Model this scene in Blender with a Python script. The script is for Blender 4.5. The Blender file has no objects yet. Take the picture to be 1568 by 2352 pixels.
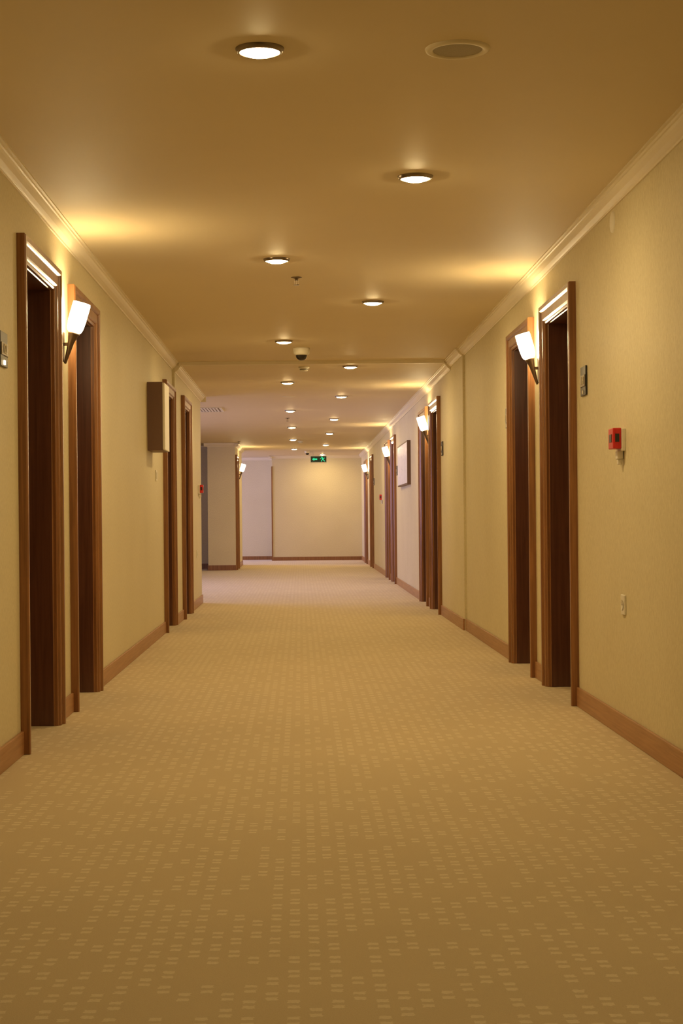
import bpy, bmesh, math, random
from mathutils import Matrix, Vector
random.seed(4)
scene = bpy.context.scene
scene.view_settings.view_transform = 'Standard'
scene.view_settings.look = 'None'
scene.view_settings.exposure = 0.0
COL = scene.collection

# ---------------------------------------------------------------- materials
def new_mat(name):
    m = bpy.data.materials.new(name); m.use_nodes = True
    nt = m.node_tree
    b = nt.nodes.get('Principled BSDF')
    return m, nt, b
def simple(name, col, rough=0.5, metal=0.0, emis=None, es=0.0, spec=0.5, vary=0.04, scale=40):
    m, nt, b = new_mat(name)
    b.inputs['Roughness'].default_value = rough
    b.inputs['Metallic'].default_value = metal
    b.inputs['Specular IOR Level'].default_value = spec
    tc = nt.nodes.new('ShaderNodeTexCoord')
    n = nt.nodes.new('ShaderNodeTexNoise'); n.inputs['Scale'].default_value = scale
    nt.links.new(tc.outputs['Object'], n.inputs['Vector'])
    r = nt.nodes.new('ShaderNodeValToRGB')
    r.color_ramp.elements[0].color = (*[c*(1-vary) for c in col], 1)
    r.color_ramp.elements[1].color = (*[min(1, c*(1+vary)) for c in col], 1)
    nt.links.new(n.outputs['Fac'], r.inputs['Fac'])
    nt.links.new(r.outputs['Color'], b.inputs['Base Color'])
    if emis:
        b.inputs['Emission Color'].default_value = (*emis, 1)
        b.inputs['Emission Strength'].default_value = es
    return m
def wood(name, c1, c2, rough=0.35, coat=0.2):
    m, nt, b = new_mat(name)
    tc = nt.nodes.new('ShaderNodeTexCoord')
    mp = nt.nodes.new('ShaderNodeMapping'); mp.inputs['Scale'].default_value = (38, 38, 1.6)
    n = nt.nodes.new('ShaderNodeTexNoise'); n.inputs['Scale'].default_value = 1.6
    n.inputs['Detail'].default_value = 6; n.inputs['Distortion'].default_value = 0.6
    r = nt.nodes.new('ShaderNodeValToRGB')
    r.color_ramp.elements[0].position = 0.3; r.color_ramp.elements[1].position = 0.7
    r.color_ramp.elements[0].color = (*c1, 1); r.color_ramp.elements[1].color = (*c2, 1)
    nt.links.new(tc.outputs['Object'], mp.inputs['Vector'])
    nt.links.new(mp.outputs['Vector'], n.inputs['Vector'])
    nt.links.new(n.outputs['Fac'], r.inputs['Fac'])
    nt.links.new(r.outputs['Color'], b.inputs['Base Color'])
    b.inputs['Roughness'].default_value = rough
    b.inputs['Coat Weight'].default_value = coat
    b.inputs['Coat Roughness'].default_value = 0.2
    return m
def wood_h(name, c1, c2, rough=0.4):
    m = wood(name, c1, c2, rough, 0.1)
    for n in m.node_tree.nodes:
        if n.type == 'MAPPING': n.inputs['Scale'].default_value = (30, 1.6, 45)
    return m
def wallpaper(name, c1, c2):
    m, nt, b = new_mat(name)
    tc = nt.nodes.new('ShaderNodeTexCoord')
    mp = nt.nodes.new('ShaderNodeMapping'); mp.inputs['Scale'].default_value = (1, 1, 0.35)
    n = nt.nodes.new('ShaderNodeTexNoise'); n.inputs['Scale'].default_value = 150
    n.inputs['Detail'].default_value = 4; n.inputs['Roughness'].default_value = 0.7
    n2 = nt.nodes.new('ShaderNodeTexNoise'); n2.inputs['Scale'].default_value = 1.3
    mx = nt.nodes.new('ShaderNodeMath'); mx.operation = 'MULTIPLY_ADD'
    mx.inputs[1].default_value = 0.25
    r = nt.nodes.new('ShaderNodeValToRGB')
    r.color_ramp.elements[0].position = 0.42; r.color_ramp.elements[1].position = 0.82
    r.color_ramp.elements[0].color = (*c1, 1); r.color_ramp.elements[1].color = (*c2, 1)
    nt.links.new(tc.outputs['Object'], mp.inputs['Vector'])
    nt.links.new(mp.outputs['Vector'], n.inputs['Vector'])
    nt.links.new(tc.outputs['Object'], n2.inputs['Vector'])
    nt.links.new(n2.outputs['Fac'], mx.inputs[0]); nt.links.new(n.outputs['Fac'], mx.inputs[2])
    nt.links.new(mx.outputs[0], r.inputs['Fac'])
    nt.links.new(r.outputs['Color'], b.inputs['Base Color'])
    bp = nt.nodes.new('ShaderNodeBump'); bp.inputs['Strength'].default_value = 0.25
    bp.inputs['Distance'].default_value = 0.002
    nt.links.new(n.outputs['Fac'], bp.inputs['Height']); nt.links.new(bp.outputs['Normal'], b.inputs['Normal'])
    b.inputs['Roughness'].default_value = 0.55
    b.inputs['Specular IOR Level'].default_value = 0.3
    return m
def carpet_mat():
    m, nt, b = new_mat('carpet_loop_pile')
    L = nt.links.new
    def M(op, a, bb=None, c=None):
        n = nt.nodes.new('ShaderNodeMath'); n.operation = op
        for i, v in enumerate((a, bb, c)):
            if v is None: continue
            if isinstance(v, (int, float)): n.inputs[i].default_value = v
            else: L(v, n.inputs[i])
        return n.outputs[0]
    tc = nt.nodes.new('ShaderNodeTexCoord')
    dn = nt.nodes.new('ShaderNodeTexNoise'); dn.inputs['Scale'].default_value = 110
    L(tc.outputs['Object'], dn.inputs['Vector'])
    sp = nt.nodes.new('ShaderNodeSeparateXYZ'); L(tc.outputs['Object'], sp.inputs[0])
    wob = M('MULTIPLY', M('SUBTRACT', dn.outputs['Fac'], 0.5), 0.014)
    u = M('DIVIDE', M('ADD', sp.outputs['X'], wob), 0.046)
    fu = M('FLOOR', u)
    odd = M('MODULO', M('ABSOLUTE', fu), 2.0)
    v = M('ADD', M('DIVIDE', M('ADD', sp.outputs['Y'], wob), 0.038), M('MULTIPLY', odd, 1.5))
    fv = M('FLOOR', v)
    fr_u = M('SUBTRACT', u, fu); fr_v = M('SUBTRACT', v, fv)
    a = M('LESS_THAN', M('ABSOLUTE', M('SUBTRACT', fr_u, 0.5)), 0.27)
    c = M('LESS_THAN', M('ABSOLUTE', M('SUBTRACT', fr_v, 0.5)), 0.26)
    cb = nt.nodes.new('ShaderNodeCombineXYZ')
    L(fu, cb.inputs[0]); L(M('FLOOR', M('DIVIDE', fv, 3.0)), cb.inputs[1])
    wn = nt.nodes.new('ShaderNodeTexWhiteNoise'); wn.noise_dimensions = '2D'
    L(cb.outputs[0], wn.inputs['Vector'])
    # groups of three rows: two dashes then a gap, some groups missing
    row = M('SUBTRACT', fv, M('MULTIPLY', M('FLOOR', M('DIVIDE', fv, 3.0)), 3.0))
    gap = M('LESS_THAN', row, 1.5)
    pres = M('MULTIPLY', M('GREATER_THAN', wn.outputs['Value'], 0.30), gap)
    mask = M('MULTIPLY', M('MULTIPLY', a, c), pres)
    fine = nt.nodes.new('ShaderNodeTexNoise'); fine.inputs['Scale'].default_value = 350
    fine.inputs['Detail'].default_value = 3
    L(tc.outputs['Object'], fine.inputs['Vector'])
    big = nt.nodes.new('ShaderNodeTexNoise'); big.inputs['Scale'].default_value = 1.1
    big.inputs['Detail'].default_value = 3
    L(tc.outputs['Object'], big.inputs['Vector'])
    r = nt.nodes.new('ShaderNodeValToRGB')
    r.color_ramp.elements[0].position = 0.3; r.color_ramp.elements[1].position = 0.7
    r.color_ramp.elements[0].color = (0.55, 0.445, 0.275, 1)
    r.color_ramp.elements[1].color = (0.65, 0.53, 0.335, 1)
    L(M('ADD', M('MULTIPLY', fine.outputs['Fac'], 0.6), M('MULTIPLY', big.outputs['Fac'], 0.4)), r.inputs['Fac'])
    mix = nt.nodes.new('ShaderNodeMixRGB'); mix.inputs['Color2'].default_value = (0.88, 0.79, 0.60, 1)
    L(M('MULTIPLY', mask, M('MULTIPLY_ADD', dn.outputs['Fac'], 0.5, 0.22)), mix.inputs['Fac']); L(r.outputs['Color'], mix.inputs['Color1'])
    L(mix.outputs[0], b.inputs['Base Color'])
    bp = nt.nodes.new('ShaderNodeBump'); bp.inputs['Strength'].default_value = 0.5
    bp.inputs['Distance'].default_value = 0.003
    L(M('ADD', fine.outputs['Fac'], M('MULTIPLY', mask, 0.4)), bp.inputs['Height'])
    L(bp.outputs['Normal'], b.inputs['Normal'])
    b.inputs['Roughness'].default_value = 0.95
    b.inputs['Specular IOR Level'].default_value = 0.1
    b.inputs['Sheen Weight'].default_value = 0.3
    return m

M_WALL = wallpaper('wallpaper_beige', (0.62, 0.55, 0.36), (0.78, 0.71, 0.50))
M_CEIL = simple('ceiling_paint', (0.74, 0.63, 0.43), 0.62, vary=0.02, scale=3, spec=0.35)
M_CROWN = simple('crown_paint', (0.80, 0.72, 0.55), 0.5, vary=0.01)
M_CARPET = carpet_mat()
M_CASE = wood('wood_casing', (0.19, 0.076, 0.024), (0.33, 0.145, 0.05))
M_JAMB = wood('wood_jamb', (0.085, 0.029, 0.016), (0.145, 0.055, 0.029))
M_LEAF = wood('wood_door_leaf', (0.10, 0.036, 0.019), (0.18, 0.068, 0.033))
M_BASE = wood_h('wood_baseboard', (0.34, 0.165, 0.07), (0.46, 0.235, 0.105))
M_CHROME = simple('chrome', (0.55, 0.5, 0.45), 0.18, 1.0)
M_RIM = simple('lamp_rim_metal', (0.25, 0.2, 0.15), 0.3, 1.0)
M_BRONZE = simple('bronze_dark', (0.13, 0.085, 0.055), 0.4, 0.5)
M_BLACK = simple('black_plastic', (0.02, 0.018, 0.016), 0.35)
M_WHITE = simple('white_plastic', (0.82, 0.78, 0.68), 0.4)
M_GREY = simple('speaker_grille', (0.42, 0.38, 0.30), 0.7, scale=600, vary=0.4)
M_RED = simple('red_plastic', (0.62, 0.02, 0.02), 0.35)
M_BOXBR = simple('dark_brown_laminate', (0.16, 0.085, 0.055), 0.45)
LC = (1.0, 0.725, 0.34)
LS = (1.0, 0.77, 0.42)
M_LAMP = simple('lamp_glass', (1, 0.9, 0.7), 0.3, emis=LC, es=385)
M_LAMP2 = simple('lamp_glass_bright', (1, 0.9, 0.7), 0.3, emis=LC, es=380)
M_LAMP0 = simple('lamp_glass_dim', (1, 0.9, 0.7), 0.3, emis=LC, es=240)
M_SCON = simple('sconce_glass', (1, 0.9, 0.7), 0.3, emis=LS, es=58)
M_GREEN = simple('exit_green', (0.0, 0.6, 0.3), 0.4, emis=(0.02, 0.75, 0.38), es=0.8)
M_DGREEN = simple('exit_panel', (0.0, 0.03, 0.02), 0.4)
M_LED = simple('led_glow', (1, 0.9, 0.7), 0.4, emis=(1, 0.8, 0.5), es=6)
M_PLATE = simple('plate_metal', (0.25, 0.2, 0.14), 0.35, 0.8)
M_TEXT = simple('plate_lettering', (0.75, 0.68, 0.5), 0.5)
M_GLASS = simple('smoked_dome', (0.02, 0.015, 0.012), 0.05)
M_ALU = simple('window_frame_white', (0.8, 0.8, 0.82), 0.4)

def art_mat():
    m, nt, b = new_mat('art_canvas')
    tc = nt.nodes.new('ShaderNodeTexCoord')
    n = nt.nodes.new('ShaderNodeTexNoise'); n.inputs['Scale'].default_value = 2.4
    n.inputs['Detail'].default_value = 3; n.inputs['Distortion'].default_value = 1.5
    r = nt.nodes.new('ShaderNodeValToRGB')
    e = r.color_ramp.elements
    e[0].position = 0.0; e[0].color = (0.92, 0.90, 0.95, 1)
    e[1].position = 1.0; e[1].color = (0.90, 0.88, 0.93, 1)
    for p, c in ((0.485, (0.92, 0.9, 0.95)), (0.5, (0.6, 0.6, 0.7)), (0.515, (0.92, 0.9, 0.95))):
        k = e.new(p); k.color = (*c, 1)
    nt.links.new(tc.outputs['Object'], n.inputs['Vector'])
    nt.links.new(n.outputs['Fac'], r.inputs['Fac']); nt.links.new(r.outputs['Color'], b.inputs['Base Color'])
    b.inputs['Roughness'].default_value = 0.35
    return m
M_ART = art_mat()

# ---------------------------------------------------------------- mesh helpers
def obj_from(name, verts, faces, mats, midx=None, smooth=False):
    me = bpy.data.meshes.new(name)
    me.from_pydata(verts, [], faces)
    for m in (mats if isinstance(mats, (list, tuple)) else [mats]): me.materials.append(m)
    if midx:
        for p, i in zip(me.polygons, midx): p.material_index = i
    bm = bmesh.new(); bm.from_mesh(me)
    bmesh.ops.recalc_face_normals(bm, faces=bm.faces)
    bm.to_mesh(me); bm.free()
    if smooth:
        for p in me.polygons: p.use_smooth = True
    o = bpy.data.objects.new(name, me); COL.objects.link(o)
    return o
def boxes(name, lst, mat, bevel=0.0):
    V = []; F = []; I = []
    for bx in lst:
        x0, x1, y0, y1, z0, z1 = bx[:6]
        k = bx[6] if len(bx) > 6 else 0
        n = len(V)
        V += [(x, y, z) for x in (x0, x1) for y in (y0, y1) for z in (z0, z1)]
        F += [tuple(n+i for i in f) for f in ((0,1,3,2),(4,6,7,5),(0,4,5,1),(2,3,7,6),(0,2,6,4),(1,5,7,3))]
        I += [k]*6
    o = obj_from(name, V, F, mat, I)
    if bevel > 0:
        md = o.modifiers.new('bevel', 'BEVEL'); md.width = bevel; md.segments = 2
        md.limit_method = 'ANGLE'
    return o
def lathe(name, prof, mat, M=Matrix.Identity(4), seg=40, mi=None, smooth=True):
    V = []; F = []; I = []
    for (r, z) in prof:
        for s in range(seg):
            a = 2*math.pi*s/seg
            V.append(tuple(M @ Vector((max(r, 1e-5)*math.cos(a), max(r, 1e-5)*math.sin(a), z))))
    for i in range(len(prof)-1):
        for s in range(seg):
            t = (s+1) % seg
            F.append((i*seg+s, i*seg+t, (i+1)*seg+t, (i+1)*seg+s)); I.append(mi[i] if mi else 0)
    o = obj_from(name, V, F, mat, I, smooth)
    return o
def group(name, loc, parts):
    e = bpy.data.objects.new(name, None); e.empty_display_size = 0.1
    e.location = loc; COL.objects.link(e)
    for p in parts:
        p.parent = e
        p.matrix_parent_inverse = Matrix.Translation(-Vector(loc))
    return e
def prism(name, profile, axis, a0, a1, mat):
    """profile = list of (horizontal, z) pts; extruded along axis 'x' or 'y'."""
    n = len(profile); V = []
    for a in (a0, a1):
        for (p, z) in profile:
            V.append((p, a, z) if axis == 'y' else (a, p, z))
    F = [(i, (i+1) % n, n+(i+1) % n, n+i) for i in range(n)]
    F += [tuple(range(n)), tuple(range(2*n-1, n-1, -1))]
    return obj_from(name, V, F, mat)

CAM_H = 1.0
ZC1, ZC2 = 2.475, 2.448          # near and far ceiling heights
XL, XL2, XL3 = -1.20, -1.175, -1.25
XR, XR2 = 1.45, 1.43
DT = 2.135                       # door opening top
left_near = [(7.14, 8.04), (8.69, 9.59), (14.59, 15.50)]
left_mid = [(16.49, 17.40)]
left_far = [(31.99, 32.80)]
right_near = [(8.75, 9.66), (10.29, 11.21)]
right_far = [(16.89, 17.84), (18.50, 19.42), (24.70, 25.50), (26.35, 27.20), (32.3, 33.2), (35.2, 36.1)]

# ---------------------------------------------------------------- room shell
boxes('floor', [(-5.2, 1.7, -3.2, 39.8, -0.12, 0.0)], M_CARPET)
boxes('ceiling', [(-1.45, 1.7, -3.2, 15.6, ZC1, ZC1+0.2), (-5.2, 1.7, 15.6, 39.8, ZC2, ZC1+0.2)], M_CEIL)

def side_wall(name, X, out, y0, y1, openings, ztop, th=0.25):
    xa, xb = sorted((X, X+out*th))
    L = []; y = y0
    for (a, b) in openings:
        L.append((xa, xb, y, a, 0, ztop)); L.append((xa, xb, a, b, DT, ztop)); y = b
    L.append((xa, xb, y, y1, 0, ztop))
    xo, xp = sorted((X+out*th, X+out*(th+0.02)))
    L.append((xo, xp, y0, y1, 0, ztop))
    return boxes(name, L, M_WALL)
side_wall('wall_left', XL, -1, -3.2, 15.6, left_near, ZC1)
side_wall('wall_left_lobby_side', XL2, -1, 15.6, 19.6, left_mid, ZC2)
side_wall('wall_left_far', XL3, -1, 31.8, 35.4, left_far, ZC2)
side_wall('wall_right', XR, 1, -3.2, 14.5, right_near, ZC1)
side_wall('wall_right_far', XR2, 1, 14.5, 38.6, right_far, ZC2)
boxes('wall_right_joint', [(XR2, 1.7, 14.5, 15.6, ZC2, ZC1)], M_WALL)
boxes('wall_back', [(-1.47, 1.72, -3.4, -3.2, 0, ZC1)], M_WALL)
boxes('wall_lobby_near', [(-5.2, XL2-0.27, 19.4, 19.6, 0, ZC2)], M_WALL)
boxes('wall_lobby_far', [(-5.2, -1.78, 33.0, 33.2, 0, ZC2), (-1.78, -1.52, 31.8, 33.2, 0, ZC2)], M_WALL)
boxes('wall_passage_near', [(-5.2, -1.52, 35.2, 35.4, 0, ZC2)], M_WALL)
boxes('wall_passage_back', [(-5.2, -0.66, 39.6, 39.8, 0, ZC2)], M_WALL)
boxes('wall_end', [(-0.66, 1.7, 38.6, 39.8, 0, ZC2)], M_WALL)
W = [(-5.2, -5.0, 19.6, 20.6, 0, ZC2), (-5.2, -5.0, 20.6, 26.0, 0, 0.8), (-5.2, -5.0, 20.6, 26.0, 2.3, ZC2),
     (-5.2, -5.0, 26.0, 36.4, 0, ZC2), (-5.2, -5.0, 36.4, 38.8, 0, 0.8), (-5.2, -5.0, 36.4, 38.8, 2.3, ZC2),
     (-5.2, -5.0, 38.8, 39.6, 0, ZC2)]
boxes('wall_outer_left', W, M_WALL)
def window(name, y0, y1, n):
    L = [(-5.15, -5.03, y0, y1, 0.8, 0.86), (-5.15, -5.03, y0, y1, 2.24, 2.3)]
    for i in range(n+1):
        yy = y0 + (y1-y0-0.05)*i/n
        L.append((-5.13, -5.05, yy, yy+0.05, 0.8, 2.3))
    boxes(name, L, M_ALU)
window('window_1', 20.6, 26.0, 4); window('window_2', 36.4, 38.8, 2)

CP = [(0, .068), (.007, .068), (.009, .060), (.016, .056), (.030, .046), (.042, .031), (.047, .020), (.054, .018), (.056, .009), (.066, .008), (.066, 0), (0, 0)]
tn = [0]
def crown(axis, wall, sgn, a0, a1, ztop):
    tn[0] += 1
    prism('trim_%d' % tn[0], [(wall+sgn*p, ztop-d) for p, d in CP], axis, a0, a1, M_CROWN)
crown('y', XL, 1, -3.2, 15.6, ZC1)
crown('y', XL2, 1, 15.6, 19.6, ZC2)
crown('x', 19.6, 1, -5.0, XL2+0.066, ZC2)
crown('y', XR, -1, -3.2, 14.5, ZC1)
crown('y', XR2, -1, 14.5, 15.6, ZC1-0.001)
crown('y', XR2, -1, 15.6, 38.6, ZC2)
crown('x', 33.0, -1, -5.0, -1.78, ZC2)
crown('x', 31.8, -1, -1.846, XL3+0.066, ZC2)
crown('y', XL3, 1, 31.734, 35.4, ZC2)
crown('x', 39.6, -1, -5.0, -0.66, ZC2)
crown('x', 38.6, -1, -0.726, XR2, ZC2)
crown('y', -0.66, -1, 38.534, 39.6, ZC2)
tn[0] += 1
boxes('trim_%d' % tn[0], [(XL+0.066, XR2-0.066, 15.56, 15.60, ZC2-0.004, ZC1)], M_CROWN)

BH, BT = 0.10, 0.014
def baseboard(name, X, inn, y0, y1, openings):
    L = []; y = y0
    xa, xb = sorted((X, X+inn*BT))
    for (a, b) in openings:
        L.append((xa, xb, y, a-0.09, 0, BH)); y = b+0.09
    L.append((xa, xb, y, y1, 0, BH))
    return boxes(name, [l for l in L if l[3] > l[2]], M_BASE, 0.003)
baseboard('baseboard_left', XL, 1, -3.2, 15.6, left_near)
baseboard('baseboard_left_mid', XL2, 1, 15.6, 19.6, left_mid)
baseboard('baseboard_left_far', XL3, 1, 31.8, 35.4, left_far)
baseboard('baseboard_right', XR, -1, -3.2, 14.5, right_near)
baseboard('baseboard_right_far', XR2, -1, 14.5, 38.6, right_far)
boxes('baseboard_lobby', [(-5, -1.78, 33-BT, 33, 0, BH), (-1.78, XL3, 31.8-BT, 31.8, 0, BH), (-1.78-BT, -1.78, 31.8, 33, 0, BH)], M_CASE)
boxes('baseboard_end', [(-0.66, XR2, 38.6-BT, 38.6, 0, 0.085), (-5, -0.66, 39.6-BT, 39.6, 0, 0.085)], M_CASE)
tn[0] += 1
boxes('trim_%d' % tn[0], [(-0.675, -0.645, 38.585, 38.64, 0, 2.20)], M_CASE)

# ---------------------------------------------------------------- doors
PROF = [(-.040, -.20), (-.040, -.115), (-.022, -.115), (-.022, -.004), (-.018, .0), (-.018, .014), (-.010, .018), (-.004, .018),
        (.0, .024), (.006, .028), (.052, .028), (.056, .034), (.062, .040), (.084, .040), (.090, .034), (.090, .0)]
def door(idx, X, inn, y0, y1):
    V = []; F = []; I = []
    n = len(PROF)
    for (w, d) in PROF:
        x = X + inn*d
        V += [(x, y0-w, 0.001), (x, y0-w, DT+w), (x, y1+w, DT+w), (x, y1+w, 0.001)]
    for i in range(n-1):
        for k in range(3):
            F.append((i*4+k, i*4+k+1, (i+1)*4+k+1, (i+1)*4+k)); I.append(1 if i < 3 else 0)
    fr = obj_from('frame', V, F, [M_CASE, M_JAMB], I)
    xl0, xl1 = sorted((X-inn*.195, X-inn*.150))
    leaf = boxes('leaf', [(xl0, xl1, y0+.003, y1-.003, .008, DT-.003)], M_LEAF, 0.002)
    xf0, xf1 = sorted((X-inn*.150, X-inn*.144))
    L = []
    for (za, zb) in ((0.22, 0.95), (1.12, 1.95)):
        a, b = y0+.16, y1-.16
        L += [(xf0, xf1, a, b, za, za+.02), (xf0, xf1, a, b, zb-.02, zb), (xf0, xf1, a, a+.02, za+.02, zb-.02), (xf0, xf1, b-.02, b, za+.02, zb-.02)]
    pan = boxes('panel_moulding', L, M_LEAF, 0.002)
    xc = X-inn*.150
    hy = y0+.085
    x0, x1 = sorted((xc, xc+inn*.008)); x2, x3 = sorted((xc+inn*.008, xc+inn*.045)); x4, x5 = sorted((xc+inn*.040, xc+inn*.055))
    h = boxes('handle', [(x0, x1, hy-.02, hy+.02, .93, 1.16), (x2, x3, hy-.008, hy+.008, 1.05, 1.066), (x4, x5, hy-.008, hy+.12, 1.048, 1.068)], M_CHROME, 0.002)
    group('door_%d' % idx, (X, (y0+y1)/2, 0), [fr, leaf, pan, h])
di = 0
for X, inn, lst in ((XL, 1, left_near), (XL2, 1, left_mid), (XL3, 1, left_far), (XR, -1, right_near), (XR2, -1, right_far)):
    for (a, b) in lst:
        di += 1; door(di, X, inn, a, b)

# ---------------------------------------------------------------- recessed ceiling lights
def downlight(x, y, mat):
    z = ZC1 if y < 15.6 else ZC2
    T = Matrix.Translation((x, y, z))
    ring = lathe('rim', [(.0625, -.002), (.063, -.013), (.066, -.0155), (.072, -.011), (.077, -.001), (.077, 0)], M_RIM, T)
    gl = lathe('glass', [(.0, -.025), (.03, -.0230), (.050, -.0172), (.0625, -.010)], mat, T, 24)
    group('recessed_ceiling_light', (x, y, z), [ring, gl])
for (x, y) in ((.51, 3.0), (-.115, 5.20), (.511, 7.17), (-.123, 9.43), (.508, 11.33), (-.125, 13.8), (.49, 15.85), (-.125, 17.65),
               (.50, 19.75), (-.125, 22.3), (.505, 24.3), (-.125, 26.4), (.51, 28.4), (-.125, 30.5), (.51, 32.8), (-.12, 34.7), (.515, 37.85)):
    downlight(x, y, M_LAMP2 if y > 36 else (M_LAMP0 if y < 6 else M_LAMP))

# ---------------------------------------------------------------- wall sconces
P_SC = 2.3
def sconce(X, inn, y):
    a = Vector((X+inn*.016, y, 1.79)); b = Vector((X+inn*.105, y, 2.095))
    d = (b-a); Lh = d.length
    q = Vector((0, 0, 1)).rotation_difference(d.normalized()).to_matrix().to_4x4()
    T = Matrix.Translation(a) @ q
    arm = lathe('torch_arm', [(0, 0), (.006, 0), (.008, .02), (.016, .11), (.025, .150), (.030, .155), (.030, .163), (.026, .163), (0, .163)], M_BRONZE, T, 28)
    gl = lathe('glass_cup', [(0, .164), (.026, .164), (.036, .170), (.042, .19), (.045, .23), (.045, Lh-.01), (.043, Lh), (.040, Lh), (.040, .23), (.036, .195), (.0, .175)], M_SCON, T, 24)
    x0, x1 = sorted((X, X+inn*.012))
    bp = boxes('backplate', [(x0, x1, y-.03, y+.03, 1.80, 1.95)], M_BRONZE, 0.003)
    x2, x3 = sorted((X+inn*.012, X+inn*.04))
    st = boxes('stem', [(x2, x3, y-.008, y+.008, 1.88, 1.896)], M_BRONZE)
    ld = bpy.data.lights.new('bulb', 'POINT'); ld.energy = P_SC; ld.color = LS; ld.shadow_soft_size = 0.03
    lo = bpy.data.objects.new('bulb', ld); COL.objects.link(lo); lo.location = b - d.normalized()*0.01
    group('wall_sconce', (X, y, 1.9), [arm, gl, bp, st, lo])
for (X, inn, y) in ((XL, 1, 8.37), (XR, -1, 9.97), (XR2, -1, 18.17), (XR2, -1, 25.93), (XR2, -1, 34.6), (XL3, 1, 33.6)):
    sconce(X, inn, y)

# ---------------------------------------------------------------- ceiling devices
T = Matrix.Translation((.508, 5.22, ZC1))
sp1 = lathe('rim', [(.078, -.004), (.080, -.008), (.092, -.009), (.100, -.006), (.1025, 0)], M_CROWN, T, 48)
sp2 = lathe('grille', [(0, -.006), (.04, -.006), (.079, -.004)], M_GREY, T, 48)
group('ceiling_speaker', (.508, 5.22, ZC1), [sp1, sp2])
def dome(x, y, s=1.0):
    z = ZC1 if y < 15.6 else ZC2
    T = Matrix.Translation((x, y, z)) @ Matrix.Scale(s, 4)
    a = lathe('housing', [(0, 0), (.072, 0), (.074, -.012), (.068, -.050), (.052, -.062), (.050, -.062)], M_WHITE, T)
    b = lathe('dome', [(.050, -.060), (.047, -.078), (.036, -.096), (.018, -.106), (0, -.108)], M_GLASS, T)
    group('dome_security_camera', (x, y, z), [a, b])
dome(.02, 14.4); dome(.16, 36.0, 0.8)
def smoke(x, y, s=1.0):
    z = ZC1 if y < 15.6 else ZC2
    T = Matrix.Translation((x, y, z)) @ Matrix.Scale(s, 4)
    a = lathe('base', [(0, 0), (.052, 0), (.052, -.012), (.046, -.016)], M_WHITE, T)
    b = lathe('sensor_head', [(.046, -.016), (.040, -.020), (.040, -.030), (.034, -.040), (.012, -.044), (0, -.044)], M_WHITE, T)
    c = lathe('sensor_slot_ring', [(.0405, -.022), (.0405, -.028)], M_BLACK, T)
    group('smoke_detector', (x, y, z), [a, b, c])
smoke(.045, 15.9); smoke(0.01, 31.2)
def sprinkler(x, y):
    z = ZC1 if y < 15.6 else ZC2
    T = Matrix.Translation((x, y, z))
    a = lathe('escutcheon', [(0, 0), (.034, 0), (.034, -.003), (.014, -.008), (.009, -.012), (.009, -.020), (0, -.020)], M_RIM, T, 28)
    b = boxes('yoke', [(x-.013, x-.010, y-.002, y+.002, z-.044, z-.018), (x+.010, x+.013, y-.002, y+.002, z-.044, z-.018), (x-.013, x+.013, y-.002, y+.002, z-.046, z-.043), (x-.003, x+.003, y-.003, y+.003, z-.043, z-.019)], M_RIM)
    c = lathe('deflector', [(0, -.046), (.018, -.046), (.018, -.049), (0, -.049)], M_RIM, T, 24)
    group('fire_sprinkler', (x, y, z), [a, b, c])
sprinkler(-.012, 10.15); sprinkler(-.175, 24.0); sprinkler(-1.15, 31.2)
T = Matrix.Translation((-.125, 19.75, ZC2))
lathe('ceiling_access_disc', [(0, -.004), (.07, -.004), (.082, -.003), (.084, 0)], M_CROWN, T)
vb = [(-1.42, -1.02, 21.5, 21.53, ZC2-.012, ZC2), (-1.42, -1.02, 22.3, 22.33, ZC2-.012, ZC2), (-1.42, -1.39, 21.53, 22.3, ZC2-.012, ZC2), (-1.05, -1.02, 21.53, 22.3, ZC2-.012, ZC2)]
f = boxes('frame', vb, M_WHITE)
s = boxes('slats', [(-1.38+.04*i, -1.355+.04*i, 21.53, 22.3, ZC2-.010, ZC2-.001) for i in range(8)], M_WHITE)
bk = boxes('duct_opening', [(-1.39, -1.05, 21.53, 22.3, ZC2-.002, ZC2-.0005)], M_BOXBR)
group('air_vent', (-1.22, 21.9, ZC2), [f, s, bk])

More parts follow.
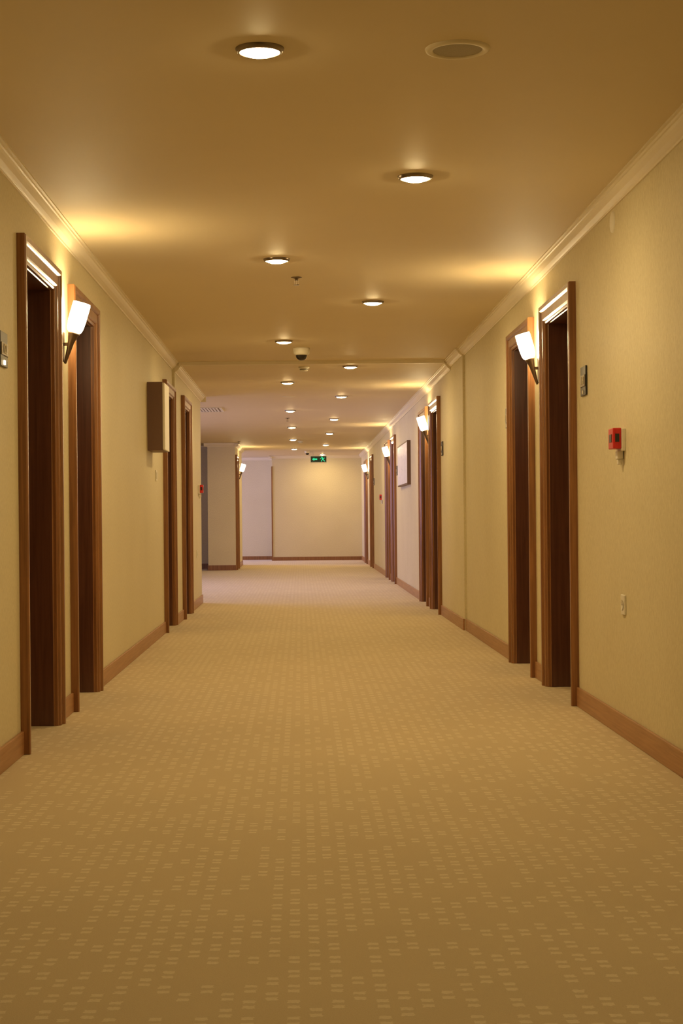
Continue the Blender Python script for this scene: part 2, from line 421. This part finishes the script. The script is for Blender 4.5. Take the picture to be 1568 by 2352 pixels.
# ---------------------------------------------------------------- exit sign
def exit_sign(x, y):
    zb, zt = 2.195, 2.345; w = .18
    body = boxes('housing', [(x-w, x+w, y, y+.05, zb, zt)], M_WHITE, 0.004)
    face = boxes('face', [(x-w+.008, x+w-.008, y-.004, y, zb+.018, zt-.006)], M_DGREEN)
    hang = boxes('hanger', [(x-.12, x-.11, y+.02, y+.03, zt, ZC2), (x+.11, x+.12, y+.02, y+.03, zt, ZC2)], M_WHITE)
    V = []; F = []
    yy = y-.006
    def poly(pts):
        n = len(V); V.extend([(p, yy, q) for p, q in pts]); F.append(tuple(range(n, n+len(pts))))
    def limb(x0, z0, x1, z1, t):
        dx, dz = x1-x0, z1-z0; l = math.hypot(dx, dz); nx, nz = -dz/l*t/2, dx/l*t/2
        poly([(x0+nx, z0+nz), (x1+nx, z1+nz), (x1-nx, z1-nz), (x0-nx, z0-nz)])
    c = (zb+zt)/2+.006
    ax = x-.085
    poly([(ax-.055, c), (ax-.01, c+.036), (ax-.01, c-.036)])
    poly([(ax-.01, c+.014), (ax+.055, c+.014), (ax+.055, c-.014), (ax-.01, c-.014)])
    mx = x+.085
    poly([(mx-.012+.012*math.cos(t*math.pi/6), c+.047+.012*math.sin(t*math.pi/6)) for t in range(12)])
    limb(mx-.006, c+.034, mx+.014, c-.008, .024)
    limb(mx-.006, c+.030, mx-.040, c+.020, .010); limb(mx-.040, c+.020, mx-.050, c+.002, .010)
    limb(mx, c+.028, mx+.036, c+.016, .010); limb(mx+.036, c+.016, mx+.048, c+.030, .010)
    limb(mx+.012, c-.006, mx-.020, c-.022, .014); limb(mx-.020, c-.022, mx-.022, c-.052, .012)
    limb(mx+.014, c-.006, mx+.030, c-.030, .014); limb(mx+.030, c-.030, mx+.056, c-.046, .012)
    sym = obj_from('pictogram', V, F, M_GREEN)
    group('exit_sign', (x, y, zt), [body, face, hang, sym])
exit_sign(.405, 36.2)

# ---------------------------------------------------------------- wall-mounted things
def fire_alarm(X, inn, y):
    def bx(d0, d1): return tuple(sorted((X+inn*d0, X+inn*d1)))
    a = boxes('backbox', [(*bx(0, .018), y-.005, y+.135, 1.285, 1.385)], M_WHITE, .003)
    b = boxes('call_point', [(*bx(.018, .056), y, y+.11, 1.295, 1.388)], M_RED, .004)
    c = boxes('break_glass', [(*bx(.056, .058), y+.03, y+.08, 1.325, 1.36)], M_BLACK)
    d = boxes('test_key_holder', [(*bx(.004, .03), y+.035, y+.085, 1.25, 1.287), (*bx(.008, .026), y+.045, y+.07, 1.225, 1.25)], M_WHITE, .003)
    e = boxes('side_label', [(*bx(.028, .046), y-.002, y, 1.325, 1.362)], M_BLACK)
    group('fire_alarm_call_point', (X, y, 1.3), [a, b, c, d, e])
fire_alarm(XR, -1, 7.37); fire_alarm(XL2, 1, 19.05); fire_alarm(XR2, -1, 28.7)

def plaque(X, inn, y0, y1, z0, z1, txt):
    def bx(d0, d1): return tuple(sorted((X+inn*d0, X+inn*d1)))
    a = boxes('plate', [(*bx(0, .010), y0, y1, z0, z1)], M_BLACK, .002)
    b = boxes('number_panel', [(*bx(.010, .014), y0+.008, y1-.008, z0+.045, z1-.045)], M_PLATE, .001)
    c = boxes('bell_button', [(*bx(.010, .014), (y0+y1)/2-.012, (y0+y1)/2+.012, z0+.008, z0+.026)], M_WHITE if inn < 0 else M_LED)
    cu = bpy.data.curves.new('number', 'FONT'); cu.body = txt; cu.size = .055; cu.align_x = 'CENTER'; cu.align_y = 'CENTER'
    cu.extrude = .0008; cu.materials.append(M_TEXT)
    t = bpy.data.objects.new('number', cu); COL.objects.link(t)
    t.location = (X+inn*.0155, (y0+y1)/2, (z0+z1)/2)
    t.rotation_euler = (math.pi/2, 0, math.pi/2 if inn > 0 else -math.pi/2)
    group('room_number_plaque', (X, y0, z0), [a, b, c, t])
plaque(XL, 1, 6.60, 6.76, 1.62, 1.76, '122')
plaque(XR, -1, 8.33, 8.48, 1.607, 1.755, '118')
plaque(XL, 1, 9.78, 9.90, 1.61, 1.75, '120')
plaque(XR, -1, 11.45, 11.58, 1.61, 1.75, '116')
plaque(XR2, -1, 16.5, 16.66, 1.61, 1.75, '114')
plaque(XR2, -1, 24.3, 24.46, 1.61, 1.75, '110')
plaque(XR2, -1, 31.9, 32.06, 1.61, 1.75, '106')

def switch(X, inn, y, z, name):
    def bx(d0, d1): return tuple(sorted((X+inn*d0, X+inn*d1)))
    a = boxes('cover_plate', [(*bx(0, .009), y-.042, y+.042, z-.045, z+.045)], M_WHITE, .003)
    if name == 'wall_socket':
        R = Matrix.Translation((X+inn*.0095, y, z)) @ Matrix.Rotation(inn*math.pi/2, 4, 'Y')
        b = lathe('socket_well', [(.024, .002), (.021, .002), (.020, -.0), (0, -.0)], M_WHITE, R, 24)
        c = lathe('pin_hole_left', [(0, .001), (.003, .001)], M_BLACK, R @ Matrix.Translation((0, .009, 0)), 10)
        d = lathe('pin_hole_right', [(0, .001), (.003, .001)], M_BLACK, R @ Matrix.Translation((0, -.009, 0)), 10)
        parts = [a, b, c, d]
    else:
        b = boxes('rocker', [(*bx(.009, .014), y-.02, y+.02, z-.028, z+.028)], M_WHITE, .003)
        parts = [a, b]
    group(name, (X, y, z), parts)
switch(XR, -1, 7.43, .596, 'wall_socket')
switch(XL, 1, 13.75, 1.36, 'light_switch')
switch(XL2, 1, 18.7, .60, 'wall_socket')
switch(XR2, -1, 28.4, .62, 'wall_socket')

R = Matrix.Translation((XR, 7.62, 2.348)) @ Matrix.Rotation(-math.pi/2, 4, 'Y')
lathe('junction_box_cover', [(0, .010), (.035, .009), (.047, .006), (.050, 0)], M_WHITE, R, 36)

y0, y1 = 13.03, 13.48
a = boxes('cabinet', [(XL, XL+.12, y0, y1, 1.54, 2.08)], M_BOXBR, .002)
b = boxes('front_panel', [(XL+.12, XL+.138, y0+.006, y1-.006, 1.546, 2.074)], M_WHITE, .002)
group('wall_display_cabinet', (XL, y0, 1.54), [a, b])

y0, y1, z0, z1 = 21.4, 23.5, 1.42, 1.99
a = boxes('frame', [(XR2-.045, XR2, y0, y1, z0, z0+.02), (XR2-.045, XR2, y0, y1, z1-.02, z1), (XR2-.045, XR2, y0, y0+.02, z0+.02, z1-.02), (XR2-.045, XR2, y1-.02, y1, z0+.02, z1-.02)], M_BOXBR)
b = boxes('canvas', [(XR2-.047, XR2-.005, y0+.02, y1-.02, z0+.02, z1-.02)], M_ART)
group('framed_picture', (XR2, y0, z0), [a, b])

# ---------------------------------------------------------------- daylight through the two windows
def win_light(y, sy, p):
    ld = bpy.data.lights.new('window_daylight', 'AREA'); ld.shape = 'RECTANGLE'; ld.size = 1.45; ld.size_y = sy
    ld.energy = p; ld.color = (0.60, 0.54, 1.0)
    lo = bpy.data.objects.new('window_daylight', ld); COL.objects.link(lo)
    lo.location = (-5.3, y, 1.55); lo.rotation_euler = (0, -math.pi/2, 0)
win_light(23.3, 5.2, 165); win_light(37.6, 2.4, 165)
w = bpy.data.worlds.new('World'); scene.world = w; w.use_nodes = True
w.node_tree.nodes['Background'].inputs[0].default_value = (0.5, 0.55, 0.9, 1)
w.node_tree.nodes['Background'].inputs[1].default_value = 0.5

# ---------------------------------------------------------------- camera
cd = bpy.data.cameras.new('camera'); cam = bpy.data.objects.new('camera', cd); COL.objects.link(cam)
cd.sensor_fit = 'VERTICAL'; cd.sensor_height = 36; cd.lens = 3800/2352*36
cd.shift_x = 94/2352; cd.shift_y = 13/2352
cd.clip_end = 200
cam.matrix_world = Matrix.Translation((0, 0, CAM_H)) @ Matrix.Rotation(math.pi/2, 4, 'X') @ Matrix.Rotation(-0.009, 4, 'Z')
scene.camera = cam
